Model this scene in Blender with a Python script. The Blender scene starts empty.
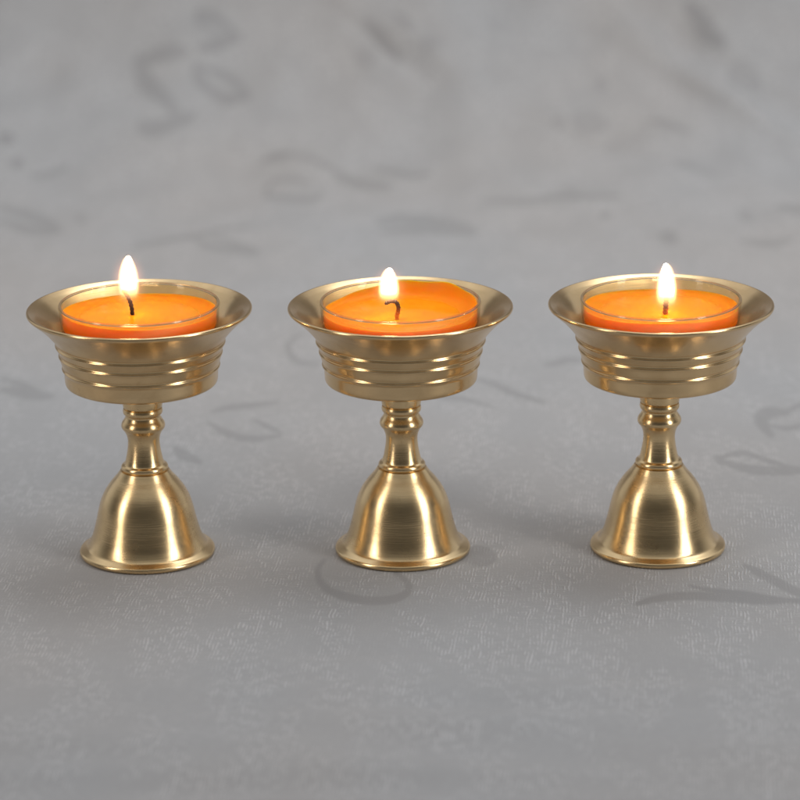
import bpy, bmesh, math, random
import numpy as np
from mathutils import Matrix, Vector

random.seed(7)
rng = np.random.default_rng(11)
scene = bpy.context.scene
col = scene.collection
PI = math.pi

# ------------------------------------------------------------------ helpers
def tag(o, label=None, cat=None, group=None, kind=None):
    if label: o['label'] = label
    if cat: o['category'] = cat
    if group: o['group'] = group
    if kind: o['kind'] = kind
    return o

def empty(name, loc):
    o = bpy.data.objects.new(name, None)
    o.empty_display_size = 0.01
    o.location = loc
    col.objects.link(o)
    return o

def link_mesh(name, me, mat, parent=None):
    me.materials.clear()
    me.materials.append(mat)
    o = bpy.data.objects.new(name, me)
    col.objects.link(o)
    if parent: o.parent = parent
    return o

def smooth(me, angle=38):
    me.polygons.foreach_set('use_smooth', [True] * len(me.polygons))
    me.set_sharp_from_angle(angle=math.radians(angle))
    me.update()

def catmull(pts, n=6):
    """smooth a polyline of tuples"""
    P = [np.array(p, float) for p in pts]
    P = [2 * P[0] - P[1]] + P + [2 * P[-1] - P[-2]]
    out = []
    for i in range(1, len(P) - 2):
        p0, p1, p2, p3 = P[i - 1:i + 3]
        for k in range(n):
            t = k / n
            out.append(.5 * ((2 * p1) + (-p0 + p2) * t + (2 * p0 - 5 * p1 + 4 * p2 - p3) * t * t
                             + (-p0 + 3 * p1 - 3 * p2 + p3) * t ** 3))
    out.append(P[-2])
    return out

def lathe(name, prof, mat, parent=None, seg=144, rad=None, angle=38):
    """turn a profile of (radius, height) around z; rad(theta, i) may offset (dr, dz)"""
    bm = bmesh.new()
    rings = []
    for i, (r, z) in enumerate(prof):
        if r < 1e-7:
            rings.append([bm.verts.new((0, 0, z))])
        else:
            ring = []
            for k in range(seg):
                a = 2 * PI * k / seg
                dr, dz = rad(a, i) if rad else (0, 0)
                ring.append(bm.verts.new(((r + dr) * math.cos(a), (r + dr) * math.sin(a), z + dz)))
            rings.append(ring)
    for a, b in zip(rings, rings[1:]):
        for k in range(seg):
            k2 = (k + 1) % seg
            if len(a) == 1 and len(b) == 1: continue
            if len(a) == 1: bm.faces.new((a[0], b[k2], b[k]))
            elif len(b) == 1: bm.faces.new((a[k], a[k2], b[0]))
            else: bm.faces.new((a[k], a[k2], b[k2], b[k]))
    bmesh.ops.recalc_face_normals(bm, faces=bm.faces)
    me = bpy.data.meshes.new(name)
    bm.to_mesh(me); bm.free()
    smooth(me, angle)
    return link_mesh(name, me, mat, parent)

def tube(name, pts, radii, mat, parent=None, seg=14, wob=0.0):
    pts = [Vector(p) for p in pts]
    bm = bmesh.new()
    rings = []
    for i, p in enumerate(pts):
        t = (pts[min(i + 1, len(pts) - 1)] - pts[max(i - 1, 0)]).normalized()
        u = t.cross(Vector((0, 1, 0.13))).normalized(); v = t.cross(u)
        r = radii[i]
        rings.append([bm.verts.new(p + (u * math.cos(2 * PI * k / seg) + v * math.sin(2 * PI * k / seg))
                                   * r * (1 + wob * math.sin(3 * (2 * PI * k / seg) + i * .9))) for k in range(seg)])
    for a, b in zip(rings, rings[1:]):
        for k in range(seg):
            bm.faces.new((a[k], a[(k + 1) % seg], b[(k + 1) % seg], b[k]))
    bm.faces.new(rings[0]); bm.faces.new(rings[-1])
    bmesh.ops.recalc_face_normals(bm, faces=bm.faces)
    me = bpy.data.meshes.new(name)
    bm.to_mesh(me); bm.free()
    smooth(me, 60)
    return link_mesh(name, me, mat, parent)

class N:
    """small node-tree builder"""
    def __init__(s, name):
        s.m = bpy.data.materials.new(name); s.m.use_nodes = True
        s.t = s.m.node_tree; s.t.nodes.clear()
        s.out = s.new('ShaderNodeOutputMaterial')
    def new(s, typ, **kw):
        n = s.t.nodes.new(typ)
        for k, v in kw.items():
            if k.startswith('i_'):
                n.inputs[k[2:].replace('_', ' ')].default_value = v
            else: setattr(n, k, v)
        return n
    def link(s, a, b): s.t.links.new(a, b)
    def val(s, x, sock):
        if hasattr(x, 'is_linked'): s.link(x, sock)
        else: sock.default_value = x
    def math(s, op, a, b=0.0, c=None, clamp=False):
        n = s.new('ShaderNodeMath', operation=op); n.use_clamp = clamp
        s.val(a, n.inputs[0]); s.val(b, n.inputs[1])
        if c is not None: s.val(c, n.inputs[2])
        return n.outputs[0]
    def noise(s, vec, scale, detail=3, rough=.5, dist=0.0):
        n = s.new('ShaderNodeTexNoise'); s.link(vec, n.inputs['Vector'])
        n.inputs['Scale'].default_value = scale; n.inputs['Detail'].default_value = detail
        n.inputs['Roughness'].default_value = rough; n.inputs['Distortion'].default_value = dist
        return n.outputs['Fac']
    def ramp(s, fac, a, b, lo=0.0, hi=1.0):
        n = s.new('ShaderNodeMapRange'); n.clamp = True
        n.interpolation_type = 'SMOOTHSTEP'
        s.val(fac, n.inputs[0]); s.val(a, n.inputs[1]); s.val(b, n.inputs[2]); s.val(lo, n.inputs[3]); s.val(hi, n.inputs[4])
        return n.outputs[0]
    def mapping(s, vec, scale=(1, 1, 1), rot=(0, 0, 0), loc=(0, 0, 0)):
        n = s.new('ShaderNodeMapping'); s.link(vec, n.inputs['Vector'])
        n.inputs['Scale'].default_value = scale; n.inputs['Rotation'].default_value = rot
        n.inputs['Location'].default_value = loc
        return n.outputs[0]
    def mix(s, fac, a, b):
        n = s.new('ShaderNodeMix', data_type='RGBA')
        s.val(fac, n.inputs[0]); s.val(a, n.inputs[6]); s.val(b, n.inputs[7])
        return n.outputs[2]
    def bump(s, h, dist, strength=1.0, nrm=None):
        n = s.new('ShaderNodeBump'); s.link(h, n.inputs['Height'])
        n.inputs['Distance'].default_value = dist; n.inputs['Strength'].default_value = strength
        if nrm: s.link(nrm, n.inputs['Normal'])
        return n.outputs[0]

# ---------------------------------------------------------------- materials
def mat_brass(name, colour, rough, aniso, grain, tint):
    n = N(name)
    co = n.new('ShaderNodeTexCoord').outputs['Object']
    oi = n.new('ShaderNodeObjectInfo'); sh = n.new('ShaderNodeVectorMath', operation='ADD')      # no two pieces wear alike
    n.link(co, sh.inputs[0]); n.link(oi.outputs['Random'], sh.inputs[1]); co = sh.outputs[0]
    lines = n.noise(n.mapping(co, (90, 90, 5200)), 1.0, 2, .6)            # fine turning marks of the lathe
    broad = n.noise(n.mapping(co, (25, 25, 600)), 1.0, 2, .5)
    smudge = n.noise(co, 95, 4, .62, .4)
    spots = n.noise(co, 420, 3, .6)
    p = n.new('ShaderNodeBsdfPrincipled')
    p.inputs['Metallic'].default_value = 1.0
    c = n.mix(n.ramp(smudge, .35, .7), (*colour, 1), (*tint, 1))
    c = n.mix(n.math('MULTIPLY', n.ramp(spots, .60, .78), .3), c, (colour[0] * .55, colour[1] * .48, colour[2] * .4, 1))
    n.link(c, p.inputs['Base Color'])
    r = n.math('ADD', rough - .05, n.math('MULTIPLY', smudge, .18))
    r = n.math('ADD', r, n.math('MULTIPLY', broad, .05))
    n.link(r, p.inputs['Roughness'])
    p.inputs['Anisotropic'].default_value = aniso
    p.inputs['Anisotropic Rotation'].default_value = .25
    tg = n.new('ShaderNodeTangent', direction_type='RADIAL', axis='Z')
    n.link(tg.outputs[0], p.inputs['Tangent'])
    h = n.math('ADD', lines, n.math('MULTIPLY', smudge, .2))
    n.link(n.bump(h, grain, .6), p.inputs['Normal'])
    n.link(p.outputs[0], n.out.inputs[0])
    return n.m

M_BOWL = mat_brass('turned_brass', (.81, .59, .325), .16, .45, .00002, (.71, .505, .27))
M_STEM = mat_brass('polished_brass', (.84, .625, .345), .19, .35, .00004, (.74, .535, .285))

def mat_glass():
    n = N('reflection_tinted_glass')
    lw = n.new('ShaderNodeLayerWeight'); lw.inputs['Blend'].default_value = .5
    f = n.math('POWER', lw.outputs['Facing'], 5.0)
    f = n.math('MULTIPLY_ADD', f, .7, .035)
    tr = n.new('ShaderNodeBsdfTransparent'); tr.inputs[0].default_value = (.98, .93, .82, 1)  # warm tint puts the orange reflections of the wax into the glass colour
    gl = n.new('ShaderNodeBsdfGlossy'); gl.inputs['Roughness'].default_value = .012
    mx = n.new('ShaderNodeMixShader')
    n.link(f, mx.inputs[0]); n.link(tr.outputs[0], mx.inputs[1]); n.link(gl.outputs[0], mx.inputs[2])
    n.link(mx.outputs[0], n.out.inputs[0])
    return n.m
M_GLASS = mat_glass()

def mat_rim():
    n = N('fire_polished_glass')
    g = n.new('ShaderNodeBsdfGlass'); g.inputs['IOR'].default_value = 1.5; g.inputs['Roughness'].default_value = .02
    g.inputs['Color'].default_value = (.97, .95, .92, 1)
    n.link(g.outputs[0], n.out.inputs[0])
    return n.m
M_RIM = mat_rim()

def mat_wax():
    n = N('orange_wax')
    co = n.new('ShaderNodeTexCoord').outputs['Object']
    sep = n.new('ShaderNodeSeparateXYZ'); n.link(co, sep.inputs[0])
    v = n.new('ShaderNodeVectorMath', operation='LENGTH')
    n.link(n.mapping(co, (1, 1, 0)), v.inputs[0])
    wob = n.noise(co, 260, 3, .5)
    rr = n.math('ADD', v.outputs['Value'], n.math('MULTIPLY', n.math('SUBTRACT', wob, .5), .0022))
    pool = n.ramp(rr, .0128, .0150, 1, 0)                                   # the melted middle
    p = n.new('ShaderNodeBsdfPrincipled')
    c = n.mix(pool, (1.0, .25, .004, 1), (1.0, .30, .008, 1))
    n.link(c, p.inputs['Base Color'])
    n.link(n.ramp(pool, 0, 1, .38, .07), p.inputs['Roughness'])
    p.inputs['Subsurface Weight'].default_value = 1.0
    p.inputs['Subsurface Radius'].default_value = (1.0, .32, .05)
    p.inputs['Subsurface Scale'].default_value = .0035
    p.inputs['IOR'].default_value = 1.40
    p.inputs['Specular IOR Level'].default_value = .16
    n.link(n.bump(wob, .0004, .35), p.inputs['Normal'])
    n.link(p.outputs[0], n.out.inputs[0])
    return n.m
M_WAX = mat_wax()

def mat_wick():
    n = N('charred_wick')
    co = n.new('ShaderNodeTexCoord').outputs['Generated']
    sep = n.new('ShaderNodeSeparateXYZ'); n.link(co, sep.inputs[0])
    at = n.new('ShaderNodeAttribute'); at.attribute_name = 'burn'
    nz = n.noise(co, 9, 3)
    t = n.math('ADD', at.outputs['Fac'], n.math('MULTIPLY', n.math('SUBTRACT', nz, .5), .3))
    c = n.mix(n.ramp(t, .3, .55), (.72, .22, .03, 1), (.018, .008, .006, 1))
    p = n.new('ShaderNodeBsdfPrincipled'); n.link(c, p.inputs['Base Color'])
    p.inputs['Roughness'].default_value = .75
    n.link(n.bump(nz, .0003, .8), p.inputs['Normal'])
    n.link(p.outputs[0], n.out.inputs[0])
    return n.m
M_WICK = mat_wick()

FLAME_L = 44.0
def mat_flame():
    n = N('candle_flame')
    co = n.new('ShaderNodeTexCoord').outputs['Generated']
    sep = n.new('ShaderNodeSeparateXYZ'); n.link(co, sep.inputs[0])
    z = sep.outputs['Z']
    e = n.new('ShaderNodeEmission')
    hot = n.ramp(z, .14, .5)
    n.link(n.mix(hot, (1.0, .42, .10, 1), (1.0, .74, .42, 1)), e.inputs[0])
    n.link(n.math('MULTIPLY_ADD', n.math('POWER', n.ramp(z, .14, .60), 2.0), FLAME_L, 1.0), e.inputs[1])
    t = n.new('ShaderNodeBsdfTransparent')
    mx = n.new('ShaderNodeMixShader')
    n.link(n.ramp(z, .04, .42), mx.inputs[0]); n.link(t.outputs[0], mx.inputs[1]); n.link(e.outputs[0], mx.inputs[2])
    n.link(mx.outputs[0], n.out.inputs[0])
    return n.m
M_FLAME = mat_flame()

def mat_mantle():
    """soft skin of the flame plus its glare halo, put in as a glowing volume"""
    n = N('mantle_and_glare_halo')
    co = n.new('ShaderNodeTexCoord').outputs['Generated']
    v = n.new('ShaderNodeVectorMath', operation='DISTANCE'); n.link(co, v.inputs[0]); v.inputs[1].default_value = (.5, .5, .46)
    d = n.math('MULTIPLY', v.outputs['Value'], 2.0)
    f = n.math('POWER', n.math('SUBTRACT', 1.0, d, clamp=True), 2.2)  # halo: camera glare around the flame, added as emission
    # soft skin of the flame itself: distance from its axis against the flame's own outline
    sep = n.new('ShaderNodeSeparateXYZ'); n.link(co, sep.inputs[0])
    zf = n.math('MULTIPLY_ADD', sep.outputs['Z'], 1.5, -.27)
    flat = n.new('ShaderNodeVectorMath', operation='DISTANCE'); n.link(n.mapping(co, (1, 1, 0)), flat.inputs[0]); flat.inputs[1].default_value = (.5, .5, 0)
    rad = n.math('MULTIPLY', flat.outputs['Value'], 4.8)
    fc = n.new('ShaderNodeFloatCurve'); cv = fc.mapping.curves[0]
    pts = [(0, .80), (.1, .92), (.25, .99), (.34, 1), (.44, .985), (.55, .945), (.66, .87), (.76, .755), (.86, .60), (.93, .44), (1, .05)]
    cv.points[0].location = pts[0]; cv.points[1].location = pts[-1]
    for q in pts[1:-1]: cv.points.new(*q)
    fc.mapping.update(); n.link(zf, fc.inputs['Value'])
    g = n.ramp(n.math('DIVIDE', rad, n.math('MAXIMUM', fc.outputs[0], .03)), 1.28, .70)
    g = n.math('MULTIPLY', g, n.math('MULTIPLY', n.ramp(zf, .02, .44), n.ramp(zf, 1.04, .98)))
    e = n.new('ShaderNodeEmission')
    n.link(n.mix(n.ramp(g, 0, .35), (1.0, .40, .22, 1), (1.0, .62, .26, 1)), e.inputs[0])
    n.link(n.math('ADD', n.math('MULTIPLY', f, 330.0), n.math('MULTIPLY', g, 1500.0)), e.inputs[1])
    n.link(e.outputs[0], n.out.inputs['Volume'])
    return n.m
M_MANTLE = mat_mantle()

def mat_cloth():
    n = N('damask_cloth')
    at = n.new('ShaderNodeAttribute'); at.attribute_name = 'cloth_pos'
    uv = at.outputs['Vector']
    am = n.new('ShaderNodeAttribute'); am.attribute_name = 'motif'
    motif = am.outputs['Fac']
    plain = n.math('SUBTRACT', 1.0, motif)
    # crepe weave: fine raised ticks running away from the viewer, in loose blocks
    sep = n.new('ShaderNodeSeparateXYZ'); n.link(uv, sep.inputs[0])
    drift = n.noise(n.mapping(uv, (130, 70, 1)), 1.0, 3, .6)
    ph = n.math('ADD', n.math('MULTIPLY', sep.outputs['X'], 7600.0), n.math('MULTIPLY', sep.outputs['Y'], -700.0))
    ph = n.math('ADD', ph, n.math('MULTIPLY', drift, 16.0))
    stripe = n.math('MULTIPLY_ADD', n.math('SINE', ph), .5, .5)
    gate = n.ramp(n.noise(n.mapping(uv, (520, 300, 1), (0, 0, .2)), 1.0, 2, .6), .44, .60)
    cross = n.ramp(n.noise(n.mapping(uv, (260, 1100, 1)), 1.0, 2, .6), .5, .72)
    fibre = n.noise(n.mapping(uv, (2400, 1500, 1)), 1.0, 2, .7)
    hi = n.math('ADD', n.math('MULTIPLY', n.math('POWER', stripe, 1.6), gate), n.math('MULTIPLY', cross, .28))
    patch = n.noise(n.mapping(uv, (75, 38, 1)), 1.0, 3, .55)
    hi = n.math('MULTIPLY', hi, n.ramp(patch, .40, .58, .12, 1))
    large = n.noise(n.mapping(uv, (9, 6, 1)), 1.0, 3, .5)
    mid = n.noise(n.mapping(uv, (34, 20, 1), loc=(3, 1, 0)), 1.0, 3, .55)
    c = n.mix(n.ramp(large, .3, .7), (.356, .342, .336, 1), (.348, .350, .358, 1))
    k = n.math('ADD', .915, n.math('MULTIPLY', mid, .09))
    k = n.math('ADD', k, n.math('MULTIPLY', n.math('MULTIPLY', hi, plain), .44))
    k = n.math('ADD', k, n.math('MULTIPLY', n.math('SUBTRACT', fibre, .5), .16))
    k = n.math('MULTIPLY', k, n.math('SUBTRACT', 1.0, n.math('MULTIPLY', motif, n.math('ADD', .17, n.math('MULTIPLY', fibre, .12)))))
    vm = n.new('ShaderNodeVectorMath', operation='SCALE'); n.link(c, vm.inputs[0]); n.link(k, vm.inputs['Scale'])
    p = n.new('ShaderNodeBsdfPrincipled')
    n.link(vm.outputs[0], p.inputs['Base Color'])
    n.link(n.math('SUBTRACT', .74, n.math('MULTIPLY', motif, .16)), p.inputs['Roughness'])
    p.inputs['Specular IOR Level'].default_value = .3
    p.inputs['Sheen Weight'].default_value = .12
    h = n.math('ADD', n.math('MULTIPLY', n.math('MULTIPLY', hi, plain), 1.0), n.math('MULTIPLY', fibre, .35))
    n.link(n.bump(h, .00015, .9), p.inputs['Normal'])
    n.link(p.outputs[0], n.out.inputs[0])
    return n.m
M_CLOTH = mat_cloth()

# ------------------------------------------------------------- tablecloth
# motif strokes woven into the cloth: (aspect, width, [(across, along), ...], depth of tone) in metres on the cloth
MOTIFS = [
    (0.606,0.00479,[(-0.0775,0.4554),(-0.0863,0.4556),(-0.0957,0.4527)],0.74),
    (0.562,0.0051,[(-0.0952,0.4563),(-0.0936,0.4477),(-0.0906,0.4388),(-0.0834,0.4242),(-0.0751,0.4094)],0.74),
    (0.495,0.00501,[(-0.0736,0.4158),(-0.0811,0.4081),(-0.0887,0.4039),(-0.0911,0.4076)],0.74),
    (0.65,0.00261,[(-0.0739,0.4804),(-0.0678,0.4758),(-0.0586,0.4652)],0.85),
    (0.622,0.00296,[(-0.0579,0.4658),(-0.0651,0.4612),(-0.0727,0.4571)],0.85),
    (0.652,0.00224,[(-0.0739,0.4804),(-0.0734,0.4747),(-0.0713,0.4689)],0.85),
    (0.641,0.00594,[(-0.0723,0.4759),(-0.0669,0.4689),(-0.0616,0.4653)],0.4),
    (0.575,0.00329,[(-0.0736,0.4498),(-0.0718,0.441),(-0.0664,0.4332)],0.85),
    (0.556,0.00327,[(-0.0698,0.4372),(-0.0623,0.4312),(-0.0536,0.4323)],0.85),
    (0.577,0.00256,[(-0.071,0.4492),(-0.0617,0.4446),(-0.0536,0.4323)],0.85),
    (0.473,0.00356,[(-0.1412,0.4021),(-0.1385,0.3998),(-0.1367,0.399)],0.85),
    (0.427,0.00281,[(-0.1351,0.3824),(-0.1316,0.3831)],0.85),
    (0.412,0.0021,[(-0.1281,0.3755),(-0.1219,0.3762),(-0.1156,0.3803)],0.72),
    (0.275,0.00236,[(-0.1349,0.3412),(-0.1268,0.3341),(-0.117,0.3239),(-0.1123,0.3171)],0.72),
    (0.247,0.002,[(-0.1331,0.3246),(-0.1239,0.3162),(-0.1154,0.3145),(-0.1123,0.3171)],0.72),
    (0.274,0.00269,[(-0.1075,0.3298),(-0.1047,0.3285)],0.5),
    (0.25,0.00165,[(-0.0858,0.2949),(-0.0762,0.2984),(-0.065,0.3018),(-0.0556,0.312),(-0.0485,0.3157)],0.72),
    (0.253,0.00195,[(-0.0675,0.3006),(-0.0626,0.2875),(-0.0526,0.282),(-0.0458,0.2792),(-0.0514,0.2896),(-0.0608,0.2977)],0.72),
    (0.441,0.00282,[(-0.0476,0.3868),(-0.0428,0.3891),(-0.0371,0.3889)],0.85),
    (0.423,0.0014,[(-0.0385,0.389),(-0.0279,0.3831),(-0.0179,0.3726)],0.85),
    (0.379,0.00381,[(-0.0207,0.3718),(-0.0123,0.3635),(-0.0027,0.3614)],0.72),
    (0.348,0.00206,[(-0.0435,0.368),(-0.0453,0.3588),(-0.042,0.3498),(-0.0333,0.3464),(-0.0273,0.3493),(-0.0267,0.3553)],0.72),
    (0.382,0.00173,[(-0.0442,0.368),(-0.0373,0.3687),(-0.0303,0.364)],0.72),
    (0.408,0.00244,[(-0.0075,0.3801),(-0.0026,0.3774),(0.0036,0.3738),(0.0113,0.3745)],0.85),
    (0.246,0.00332,[(-0.0067,0.3194),(0.0006,0.3244),(0.0107,0.3239),(0.0189,0.3156),(0.0249,0.306)],0.72),
    (0.248,0.00296,[(-0.0053,0.3059),(0.0039,0.3082),(0.0138,0.3078),(0.0236,0.3047)],0.72),
    (0.314,0.00204,[(0.0295,0.3422),(0.0414,0.3418),(0.0538,0.3457),(0.0652,0.3432),(0.0755,0.3439)],0.72),
    (0.337,0.00137,[(0.0566,0.3548),(0.0621,0.3475)],0.72),
    (0.256,0.002,[(0.0674,0.3229),(0.0708,0.3241)],0.72),
    (0.626,0.00296,[(-0.0116,0.4732),(-0.006,0.4643),(0.0013,0.4522)],0.85),
    (0.642,0.00297,[(-0.0004,0.4758),(0.0058,0.4653)],0.85),
    (0.605,0.00589,[(-0.0134,0.4543),(-0.0097,0.4542)],0.5),
    (0.61,0.00516,[(0.0105,0.4563),(0.0153,0.4568)],0.5),
    (0.642,0.00519,[(0.1092,0.4826),(0.1131,0.474),(0.1156,0.467),(0.1201,0.4586)],0.85),
    (0.568,0.00946,[(0.1246,0.4413),(0.1293,0.4361)],0.5),
    (0.5,0.00572,[(0.0637,0.4115),(0.0736,0.4106)],0.5),
    (0.498,0.00322,[(0.0565,0.4102),(0.059,0.4109)],0.5),
    (0.562,0.004,[(0.0745,0.4396),(0.0745,0.4332)],0.5),
    (0.486,0.00214,[(0.0911,0.4102),(0.0966,0.4065),(0.1032,0.4004)],0.85),
    (0.402,0.00209,[(0.097,0.38),(0.1019,0.3756),(0.1099,0.3674)],0.72),
    (0.27,0.00267,[(0.1278,0.3319),(0.1346,0.3267),(0.1396,0.3265)],0.72),
    (0.255,0.00333,[(0.1149,0.3236),(0.1176,0.3235)],0.5),
    (0.251,0.00388,[(0.086,0.2916),(0.0895,0.2915)],0.72),
    (0.251,0.00194,[(0.1109,0.2906),(0.1203,0.2876),(0.127,0.2899)],0.72),
    (0.295,0.00251,[(-0.1118,0.1351),(-0.1076,0.133),(-0.1021,0.1281),(-0.0964,0.127)],0.72),
    (0.293,0.00169,[(-0.113,0.1457),(-0.1073,0.1407),(-0.1002,0.1309)],0.72),
    (0.283,0.00174,[(-0.0284,0.1873),(-0.0315,0.1821),(-0.0324,0.1738),(-0.0309,0.1635),(-0.0276,0.1574),(-0.0233,0.1552)],0.72),
    (0.299,0.00164,[(-0.0513,0.1107),(-0.0471,0.1142),(-0.0411,0.1158),(-0.0335,0.1192)],0.72),
    (0.307,0.0016,[(-0.0518,0.1),(-0.0468,0.091),(-0.0399,0.0856),(-0.032,0.0879)],0.72),
    (0.305,0.00134,[(-0.0401,0.1031),(-0.0355,0.0959),(-0.0316,0.0905)],0.72),
    (0.313,0.00236,[(-0.0594,0.0794),(-0.0572,0.0735),(-0.0521,0.0667)],0.72),
    (0.287,0.00171,[(0.0413,0.1509),(0.0463,0.1537),(0.0521,0.1555)],0.72),
    (0.295,0.00194,[(0.0219,0.138),(0.0268,0.133),(0.0321,0.1253),(0.0394,0.1157)],0.72),
    (0.298,0.00137,[(0.0099,0.1214),(0.0179,0.1192),(0.0256,0.1125)],0.72),
    (0.303,0.00348,[(0.1049,0.1061),(0.1003,0.1063),(0.0972,0.1001),(0.0972,0.0931),(0.0983,0.0861)],0.72),
    (0.305,0.00133,[(0.0985,0.0948),(0.1024,0.0911),(0.1068,0.0927),(0.1114,0.097)],0.72),
    (0.299,0.00136,[(0.1047,0.1071),(0.1092,0.1124),(0.1135,0.114)],0.72),
    (0.315,0.00207,[(0.082,0.068),(0.0836,0.0622)],0.72),
    (0.315,0.00155,[(0.0817,0.0647),(0.0858,0.0695),(0.0901,0.0702),(0.0947,0.0651),(0.1002,0.0584),(0.1065,0.0573)],0.72),
    (0.317,0.00256,[(0.0842,0.063),(0.0886,0.0587),(0.0948,0.0561),(0.105,0.0558)],0.72),
    (0.355,0.00183,[(0.0536,-0.0392),(0.0582,-0.0361),(0.0645,-0.0343),(0.0721,-0.0352),(0.0821,-0.0381),(0.0935,-0.0384)],0.85),
    (0.354,0.00138,[(0.0669,-0.0279),(0.0724,-0.0313),(0.0791,-0.0335),(0.0868,-0.0376),(0.0933,-0.0404)],0.85),
    (0.35,0.00232,[(0.0811,-0.0148),(0.0837,-0.019),(0.0875,-0.0265),(0.0918,-0.0338),(0.0947,-0.0385)],0.72),
    (0.351,0.00187,[(-0.0185,-0.0077),(-0.0198,-0.0145),(-0.0189,-0.0233),(-0.0158,-0.03),(-0.0109,-0.0341),(-0.0051,-0.0355),(-0.0005,-0.0331),(0.0016,-0.0279),(0.0007,-0.0219),(-0.0016,-0.0171)],0.72),
    (0.343,0.00477,[(0.0144,-0.0052),(0.0187,-0.006),(0.0215,-0.0068)],0.72),
    (0.352,0.00046,[(0.0263,-0.028),(0.0276,-0.0293)],0.85),
]
BEND, BEND_R = .32, .30           # the cloth lies flat, then sweeps up behind

def make_cloth():
    def spaced(lo, hi, step, far_lo, far_hi):
        core = np.arange(lo, hi + 1e-9, step)
        def grow(start, end, sgn):
            out, d, x = [], step, start
            while (end - x) * sgn > 0:
                d = min(d * 1.18, .02); x += sgn * d; out.append(x)
            return out
        return np.array(grow(lo, far_lo, -1)[::-1] + list(core) + grow(hi, far_hi, 1))
    xs = spaced(-.2, .2, .00056, -.55, .55)
    s1 = np.arange(-.19, .10, .0008); s2 = np.arange(.10, .56, .0014)
    back, d, s = [], .0014, s2[-1]
    while s < .95:
        d = min(d * 1.18, .02); s += d; back.append(s)
    front, d, s = [], .0008, s1[0]
    while s > -.42:
        d = min(d * 1.18, .02); s -= d; front.append(s)
    ss = np.array(front[::-1] + list(s1) + list(s2) + back)
    nx, ns = len(xs), len(ss)
    motif = np.zeros((ns, nx), np.float32)
    strokes = list(MOTIFS)
    # more sprigs of the same kind beyond the part of the cloth the photograph shows
    for k in range(26):
        cx = random.choice((-1, 1)) * random.uniform(.125, .26); cs = random.uniform(-.18, .5)
        if abs(cx) < .075 + .14 * (cs + .2) + .02: continue
        a = random.uniform(0, 2 * PI); L = random.uniform(.012, .024); b = random.uniform(-1.6, 1.6)
        for q in (0, .9, -.8):
            pts = [(cx + L * t * math.cos(a + q + b * t), cs + L * t * math.sin(a + q + b * t)) for t in (0, .25, .5, .75, 1)]
            strokes.append((1.0, random.uniform(.0016, .003), pts, .9))
    for k, w, pts, power in strokes:
        if pts[0][1] > .25: w *= 1.2
        P = np.array(catmull([(x, s * k) for x, s in pts], 7))
        m = len(P)
        t = np.linspace(0, 1, m)
        W = w * .5 * (.40 + .66 * np.sin(PI * np.clip(t * .9 + .05, 0, 1)))
        pad = w * 1.4
        i0, i1 = np.searchsorted(xs, [P[:, 0].min() - pad, P[:, 0].max() + pad])
        j0, j1 = np.searchsorted(ss * k, [P[:, 1].min() - pad, P[:, 1].max() + pad])
        if i1 <= i0 or j1 <= j0: continue
        X, S = np.meshgrid(xs[i0:i1], ss[j0:j1] * k)
        best = np.full(X.shape, 9.0)
        for a, b, wa, wb in zip(P[:-1], P[1:], W[:-1], W[1:]):
            d = b - a; L2 = max((d * d).sum(), 1e-12)
            u = np.clip(((X - a[0]) * d[0] + (S - a[1]) * d[1]) / L2, 0, 1)
            dist = np.hypot(X - a[0] - u * d[0], S - a[1] - u * d[1]) - (wa + (wb - wa) * u)
            best = np.minimum(best, dist)
        e = np.clip(.5 - best / (.00055), 0, 1)
        e = e * e * (3 - 2 * e)
        motif[j0:j1, i0:i1] = np.maximum(motif[j0:j1, i0:i1], e * power)
    X, S = np.meshgrid(xs, ss)
    # soft undulation of the cloth
    def waves(n, lx, ls, seed):
        r = np.random.default_rng(seed); h = np.zeros_like(X)
        for _ in range(n):
            kx = r.normal() * 2 * PI / lx; ks = r.normal() * 2 * PI / ls
            h += np.sin(kx * X + ks * S + r.uniform(0, 6.28))
        return h / math.sqrt(n)
    fold = waves(16, .11, .09, 3); fine = waves(14, .035, .03, 5); front_w = waves(10, .16, .035, 8)
    sm = lambda a, lo, hi: np.clip((a - lo) / (hi - lo), 0, 1) ** 2 * (3 - 2 * np.clip((a - lo) / (hi - lo), 0, 1))
    near = np.min([np.hypot(X - lx, S + .001) for lx in LAMP_X], axis=0)
    away = sm(near, .016, .06)
    amp = .00018 + .0006 * sm(S, .05, .25) + .0014 * sm(S, .28, .48)
    h = away * (amp * fold + .00009 * fine + .0008 * sm(-S, .03, .10) * front_w) - .00002
    # tugged creases running to the upper right corner
    for cx, cs, an, ln, wd, am in ((.098, .455, -1.0, .07, .006, .0028), (.125, .44, -.95, .08, .006, -.0026),
                                   (.115, .425, -.9, .09, .005, .0024), (.066, .40, -.62, .05, .005, -.0018),
                                   (.012, .455, -.9, .05, .005, .0020), (-.006, .46, -.9, .05, .004, -.0018),
                                   (-.075, .40, .9, .06, .008, .0018), (-.108, .43, -1.1, .06, .008, .0016)):
        du = (X - cx) * math.cos(an) + (S - cs) * math.sin(an); dv = -(X - cx) * math.sin(an) + (S - cs) * math.cos(an)
        h += .9 * am * np.exp(-(du / ln * 1.6) ** 2 - (dv / wd) ** 2)
    A = np.clip((S - BEND) / BEND_R, 0, 1.45)
    extra = np.maximum(S - BEND - 1.45 * BEND_R, 0)
    Y = np.where(S < BEND, S, BEND + BEND_R * np.sin(A)) + extra * math.cos(1.45) - h * np.sin(A)
    Z = np.where(S < BEND, 0, BEND_R * (1 - np.cos(A))) + extra * math.sin(1.45) + h * np.cos(A)
    co = np.stack([X, Y, Z], -1).reshape(-1, 3).astype(np.float32)
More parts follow.
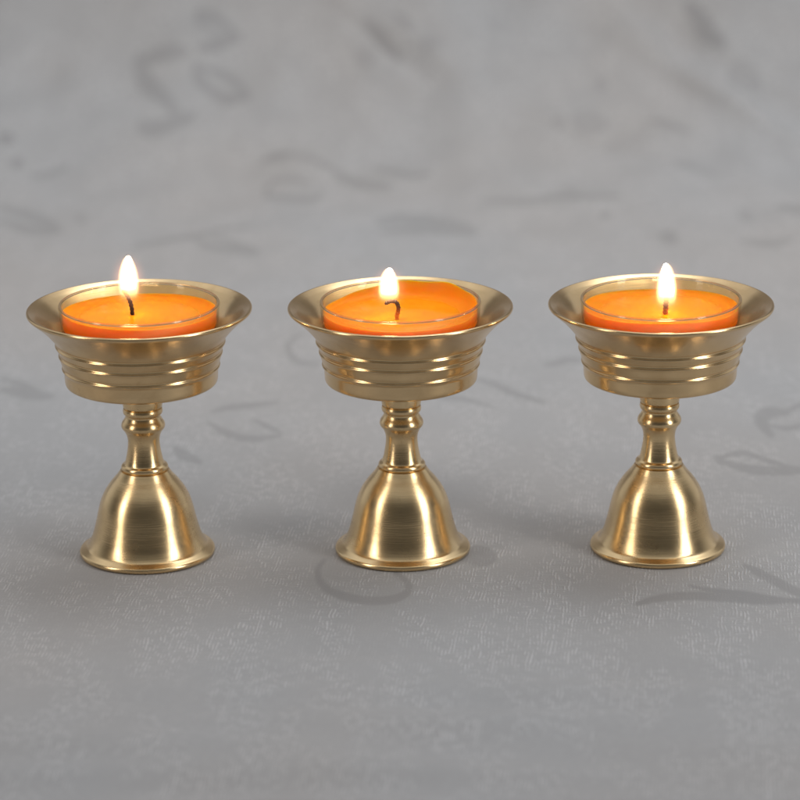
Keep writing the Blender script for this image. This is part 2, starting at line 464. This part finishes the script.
    me = bpy.data.meshes.new('tablecloth')
    nf = (nx - 1) * (ns - 1)
    j, i = np.meshgrid(np.arange(ns - 1), np.arange(nx - 1), indexing='ij')
    a = (j * nx + i).ravel()
    faces = np.stack([a, a + 1, a + 1 + nx, a + nx], -1).astype(np.int32)
    me.vertices.add(nx * ns); me.vertices.foreach_set('co', co.ravel())
    me.loops.add(nf * 4); me.loops.foreach_set('vertex_index', faces.ravel())
    me.polygons.add(nf); me.polygons.foreach_set('loop_start', np.arange(0, nf * 4, 4, dtype=np.int32))
    me.polygons.foreach_set('use_smooth', np.ones(nf, bool))
    at = me.attributes.new('motif', 'FLOAT', 'POINT'); at.data.foreach_set('value', motif.ravel())
    at = me.attributes.new('cloth_pos', 'FLOAT_VECTOR', 'POINT')
    at.data.foreach_set('vector', np.stack([X, S, 0 * X], -1).astype(np.float32).ravel())
    me.update(calc_edges=True); me.validate()
    o = link_mesh('tablecloth', me, M_CLOTH)
    tag(o, 'grey damask tablecloth with darker woven leaf sprigs, under the lamps and sweeping up behind', 'tablecloth', kind='structure')
    return o

# ------------------------------------------------------------ brass lamps
RIM_Z = .0607
LAMP_X = (-.0610, .0003, .0615)
LAMP_Y = -.0008
def U(r, u):
    """measured radius and height steps -> metres"""
    return (r * (.794 - u * .018 / 243) / 3300, .000256 * u - (.000012 / 2 / 243) * u * u)

def turned(pts): return [U(*p) for p in pts]

def rounded(pts, n=5):
    """catmull through the given profile points"""
    return [tuple(p) for p in catmull(pts, n)]

def make_lamp():
    root = empty('brass_lamp', (0, 0, 0))
    foot = [(0, 4), (58, 4), (60, .6), (64, 0)]
    foot += rounded([(64, 0), (66.6, 1.2), (67.3, 3.2), (66.4, 5.2), (63.2, 6.6)], 4)[1:]
    foot += rounded([(62.4, 6.9), (59.6, 8.6), (57.0, 12.5), (54.2, 18.5), (51.6, 27), (51.45, 27.5), (51.3, 28), (49.3, 36)], 5)
    foot += rounded([(49.3, 36), (47.2, 45), (44.4, 54), (40.2, 62.5), (34.4, 70.5), (28.6, 77), (25.2, 81.5)], 5)[1:]
    foot += [(24.4, 82.6), (20, 83)]
    lathe('foot', turned(foot), M_STEM, root)
    stem = [(20, 82.2)] + rounded([(22.6, 83), (23.4, 84.6), (23.4, 86.2), (22.4, 87.8), (20.6, 88.8)], 4)
    stem += rounded([(19.8, 89.6), (18.6, 93), (17.3, 99), (16.3, 105), (15.8, 111), (16.4, 116), (18.2, 120.5), (20.0, 123)], 5)
    stem += rounded([(20.6, 123.4), (21.7, 125.6), (21.9, 127.6), (21.0, 130.2), (19.0, 133)], 5)[1:]
    stem += rounded([(18.4, 134), (17.6, 136), (17.9, 137.8), (18.8, 138.8)], 4)
    stem += rounded([(19.4, 139.2), (19.9, 141.5), (19.4, 144)], 4) + [(18.4, 144.6)]
    stem += rounded([(18.5, 145), (19.6, 146.4), (20.1, 152), (20.1, 160)], 4) + [(20.3, 168.0)]
    lathe('stem', turned(stem), M_STEM, root)
    bowl = [(0, 168.4), (30, 167.6), (70, 168.2)]
    bowl += rounded([(72.5, 168.6), (75.2, 170.2), (76.2, 173), (76.5, 178), (76.8, 183)], 4)
    bowl += rounded([(78.0, 184.8), (78.9, 185.9), (78.8, 186.8), (78.1, 187.5), (77.8, 188.2)], 4)
    bowl += rounded([(78.0, 189), (79.0, 191), (81.0, 197.0), (81.9, 198.5), (81.8, 199.5), (81.1, 200.2), (80.7, 200.9)], 4)
    bowl += rounded([(80.8, 201.8), (82.0, 203.8), (84.0, 207.4), (85.0, 208.8), (84.9, 209.7), (84.3, 210.4), (83.9, 211.1)], 4)
    bowl += rounded([(84.0, 212), (85.2, 213.8), (87.8, 217.4), (91.6, 221.9), (96.2, 226.8), (101.4, 231.6), (106.6, 235.9), (110, 238.5)], 4)
    bowl += rounded([(111.6, 239.6), (112.6, 241.2), (112.3, 243), (110.6, 243.6), (108.6, 242.7)], 4)[1:]
    bowl += rounded([(104.5, 240.9), (98.6, 236.0), (92.4, 230.4), (87.2, 224.3), (83.2, 218), (79.5, 212), (76.8, 207.5), (73.8, 202), (71.2, 196), (68.5, 189), (64, 185.4), (50, 184)], 4)
    bowl += [(20, 183.8), (0, 183.7)]
    lathe('bowl', turned(bowl), M_BOWL, root, seg=176)
    return root

def copy_tree(o):
    c = o.copy(); col.objects.link(c)
    for ch in list(o.children):
        d = ch.copy(); col.objects.link(d); d.parent = c
    return c

lamp0 = make_lamp()
LAMP_LABELS = ('leftmost brass pedestal lamp, under the tall flame with the bare slanting wick',
               'middle brass pedestal lamp, holding the candle whose wick is hooked over',
               'rightmost brass pedestal lamp, under the candle with only a short stub of wick')
lamps = []
for k, x in enumerate(LAMP_X):
    o = lamp0 if k == 0 else copy_tree(lamp0)
    o.location = (x, LAMP_Y, 0)
    o.rotation_euler = (0, 0, (0.3, 2.5, 4.4)[k])
    tag(o, LAMP_LABELS[k], 'lamp', 'brass pedestal lamps in a row')
    lamps.append(o)

# -------------------------------------------------------------- tealights
SC = .000235            # metres per measured step near the rim
GLASS_R = 80 * SC
def glass_profile(h):
    W = 2.2 * SC
    R = GLASS_R
    o = [(0, .0), (R - 14 * SC, 0)] + rounded([(R - 12 * SC, 0), (R - 6 * SC, 1.4 * SC), (R - 3.2 * SC, 6 * SC), (R - 2.4 * SC, 14 * SC), (R - .8 * SC, h * .6), (R, h - 3 * SC)], 5)
    o += rounded([(R + .6 * SC, h - 2.0 * SC), (R + .5 * SC, h - .6 * SC), (R - 1.1 * SC, h), (R - 2.6 * SC, h - .6 * SC), (R - 2.8 * SC, h - 2 * SC)], 4)
    o += rounded([(R - 2.4 * SC, h - 4 * SC), (R - .8 * SC - W, h * .6), (R - 2.4 * SC - W, 14 * SC), (R - 4.2 * SC - W, 7 * SC), (R - 12 * SC, 2.6 * SC)], 5)
    o += [(0, 2.6 * SC)]
    return o

def make_tealight(k, label, wall, wick_pts, wick_r, burn, flame_c, flame_h, flame_r, lean, pool):
    h = 40 * SC
    top = RIM_Z + .0012
    root = empty('tealight_candle', (LAMP_X[k], LAMP_Y, top - h))
    tag(root, label, 'candle', 'lit orange tealights in the brass lamps')
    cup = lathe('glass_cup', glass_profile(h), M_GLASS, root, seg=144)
    lip = [(GLASS_R - .9 * SC + 1.4 * SC * math.cos(q * PI / 8), h - .2 * SC + 1.2 * SC * math.sin(q * PI / 8)) for q in range(17)]
    lathe('rim', lip, M_RIM, cup, seg=144, angle=180)
    # wax body: pool in the middle, climbing the glass at the wall by wall(theta)
    R = GLASS_R - 2.9 * SC
    P = [(0, 3.0 * SC), (R - 12 * SC, 3.0 * SC), (R - 4.6 * SC, 7.5 * SC), (R - 2.6 * SC, 14.5 * SC), (R - 1.2 * SC, h * .42), (R - .4 * SC, h - 20 * SC)]
    base = len(P)
    edge = [(R + .05 * SC, 0, 1.0), (R - .5 * SC, .0, 1.06), (R - 1.3 * SC, 0, .95), (R - 2.4 * SC, 0, .7), (R - 4.2 * SC, 0, .42), (R - 7 * SC, 0, .22), (R - 11 * SC, 0, .12),
            (R - 15 * SC, 0, .07), (R - 18 * SC, 0, .03), (R * .6, 0, 0), (R * .4, 0, 0), (R * .2, 0, 0), (0, 0, 0)]
    for r, _, w in edge: P.append((r, h - pool))
    ws = [0] * base + [w for _, _, w in edge]
    def rad(a, i):
        if i < base: return (0, 0)
        return (0, ws[i] * wall(a) + (.00006 * math.sin(5 * a + i) if 0 < ws[i] < 1 else 0))
    lathe('wax', P, M_WAX, root, seg=144, rad=rad, angle=70)
    zp = h - pool
    pts = [tuple(p) for p in catmull([(x, y, zp + z) for x, y, z in wick_pts], 8)]
    nr = len(pts)
    w = tube('wick', pts, [wick_r * (.92 + .16 * math.sin(i * 1.7)) * (1 if i < nr - 3 else .8 - .15 * (i - nr + 3)) for i in range(nr)], M_WICK, root, 14, .07)
    seg = 14
    at = w.data.attributes.new('burn', 'FLOAT', 'POINT')
    at.data.foreach_set('value', [burn + .5 * ((v // seg) / (nr - 1)) for v in range(len(w.data.vertices))])
    # flame
    fp = [(0, .0), (.55, .0), (.80, .02), (.90, .08), (.96, .16), (.99, .25), (1, .34), (.985, .44), (.945, .55), (.87, .66), (.755, .76), (.60, .86), (.44, .93), (.25, .98), (0, 1)]
    prof = rounded([(r * flame_r * .80, z * flame_h) for r, z in fp], 4)
    fl = lathe('flame', [(max(r, 0), z) for r, z in prof[:-1]] + [(0, flame_h)], M_FLAME, root, seg=40, angle=180)
    for v in fl.data.vertices:
        t = v.co.z / flame_h
        v.co.x += lean * t * t * flame_h
    fl.location = flame_c[0], flame_c[1], zp + flame_c[2]
    gp = [(math.sin(PI * t / 16), .5 - .5 * math.cos(PI * t / 16)) for t in range(17)]
    gh, gr = flame_h * 1.5, flame_r * 2.4
    gl = lathe('glow', [(r * gr, z * gh) for r, z in gp[:-1]] + [(0, gh)], M_MANTLE, fl, seg=32, angle=180)
    gl.location = (lean * flame_h * .3, 0, -flame_h * .27)
    return root

mm = .001
make_tealight(0, 'orange tealight with a bare black wick slanting left, in the leftmost brass lamp',
              lambda a: .0014 - .0006 * math.sin(a) + .0002 * math.sin(2 * a + .6), 
              [(-.0017, .0020, -.0012), (-.0018, .0019, .0004), (-.0020, .0018, .0024), (-.0026, .0018, .0042), (-.0034, .0018, .0056), (-.0039, .0018, .0062)],
              .00052, .62, (-.0025, .0018, .0034), .0110, .00216, .02, .0032)
make_tealight(1, 'orange tealight with hooked wick, wax climbing the glass behind, in the middle lamp',
              lambda a: .0010 + .0026 * max(0, math.cos(a - 1.0)) ** 1.3 * (1 + .10 * math.sin(9 * a)),
              [(-.0009, -.0039, -.0012), (-.0008, -.0039, .0008), (-.0005, -.0039, .0023), (-.0006, -.0039, .0036), (-.0013, -.0039, .0044), (-.0025, -.0039, .0044), (-.0036, -.0039, .0038)],
              .00052, .27, (-.0027, -.0039, .0041), .0084, .0022, .03, .0034)
make_tealight(2, 'orange tealight with only a stub of black wick, in the rightmost lamp',
              lambda a: .0011 - .0006 * math.sin(a) + .0002 * math.sin(3 * a),
              [(.0007, -.0030, -.0012), (.0008, -.0030, .0004), (.0009, -.0030, .0022), (.0010, -.0030, .0036), (.0010, -.0030, .0045)],
              .00066, .28, (.0011, -.0030, .0014), .0109, .00214, -.03, .0030)

make_cloth()

# ---------------------------------------------------------------- lighting
def area(name, az, el, dist, w, h, power, colour, target=(0, 0, .03), upright=False):
    L = bpy.data.lights.new(name, 'AREA'); L.shape = 'RECTANGLE'; L.size = w; L.size_y = h
    L.spread = math.radians(76); L.energy = power; L.color = colour
    o = bpy.data.objects.new(name, L); col.objects.link(o)
    a, e = math.radians(az), math.radians(el)          # az from the camera side, + to the right
    p = Vector((math.sin(a) * math.cos(e), -math.cos(a) * math.cos(e), math.sin(e))) * dist + Vector((0, 0, .03))
    o.location = p
    if upright: target = (target[0], target[1], p.z)
    o.rotation_euler = (p - Vector(target)).to_track_quat('Z', 'Y').to_euler()
    return o
area('window_light', 60, 29, 1.05, .22, 1.15, 1.5, (1.0, .98, .96), (0, .33, .05))
area('side_light', -63, 29, 1.05, .20, 1.15, .95, (1.0, .91, .82), (0, .33, .05))

o = area('back_fill_light', 0, 60, 1.0, .9, .9, 1.0, (.96, .98, 1.0))  # added overhead fill, brightens the back of the cloth against the front
o.data.spread = math.radians(60)
o.location = (.28, .52, 1.0)
o.rotation_euler = (o.location - Vector((.07, .34, 0))).to_track_quat('Z', 'Y').to_euler()

# the dim room around: dark behind the camera, paler overhead and at the back
W = bpy.data.worlds.new('World'); scene.world = W; W.use_nodes = True
nt = W.node_tree; bg = nt.nodes['Background']
def wn(typ, **kw):
    n = nt.nodes.new(typ)
    for k, v in kw.items(): setattr(n, k, v)
    return n
def wramp(src, a, b, lo, hi):
    n = wn('ShaderNodeMapRange', interpolation_type='SMOOTHSTEP')
    nt.links.new(src, n.inputs[0])
    for i, v in zip((1, 2, 3, 4), (a, b, lo, hi)): n.inputs[i].default_value = v
    return n.outputs[0]
tc = wn('ShaderNodeTexCoord'); sp = wn('ShaderNodeSeparateXYZ'); nt.links.new(tc.outputs['Generated'], sp.inputs[0])
add = wn('ShaderNodeMath', operation='ADD')
nt.links.new(wramp(sp.outputs['Z'], .45, .95, .06, .55), add.inputs[0])
nt.links.new(wramp(sp.outputs['Y'], -.1, .6, 0, .45), add.inputs[1])
nt.links.new(add.outputs[0], bg.inputs[1])
bg.inputs[0].default_value = (.95, .97, 1.0, 1)

# ------------------------------------------------------------------ camera
cam = bpy.data.cameras.new('camera'); co = bpy.data.objects.new('camera', cam); col.objects.link(co)
cam.sensor_width = 36; cam.lens = 3300 / 800 * 36
cam.clip_start = .01; cam.clip_end = 20
co.matrix_world = Matrix.Translation((0, -.747, .270)) @ (Matrix.Rotation(math.radians(90 - 17.3), 4, 'X') @ Matrix.Rotation(math.radians(-.6), 4, 'Z'))
cam.dof.use_dof = True; cam.dof.focus_distance = .772; cam.dof.aperture_fstop = 15
scene.camera = co

scene.view_settings.view_transform = 'Standard'
scene.view_settings.look = 'None'
scene.view_settings.exposure = 0
scene.render.engine = 'CYCLES'
scene.cycles.sample_clamp_indirect = 4
scene.cycles.max_bounces = 14
scene.cycles.transparent_max_bounces = 24
scene.cycles.use_denoising = True
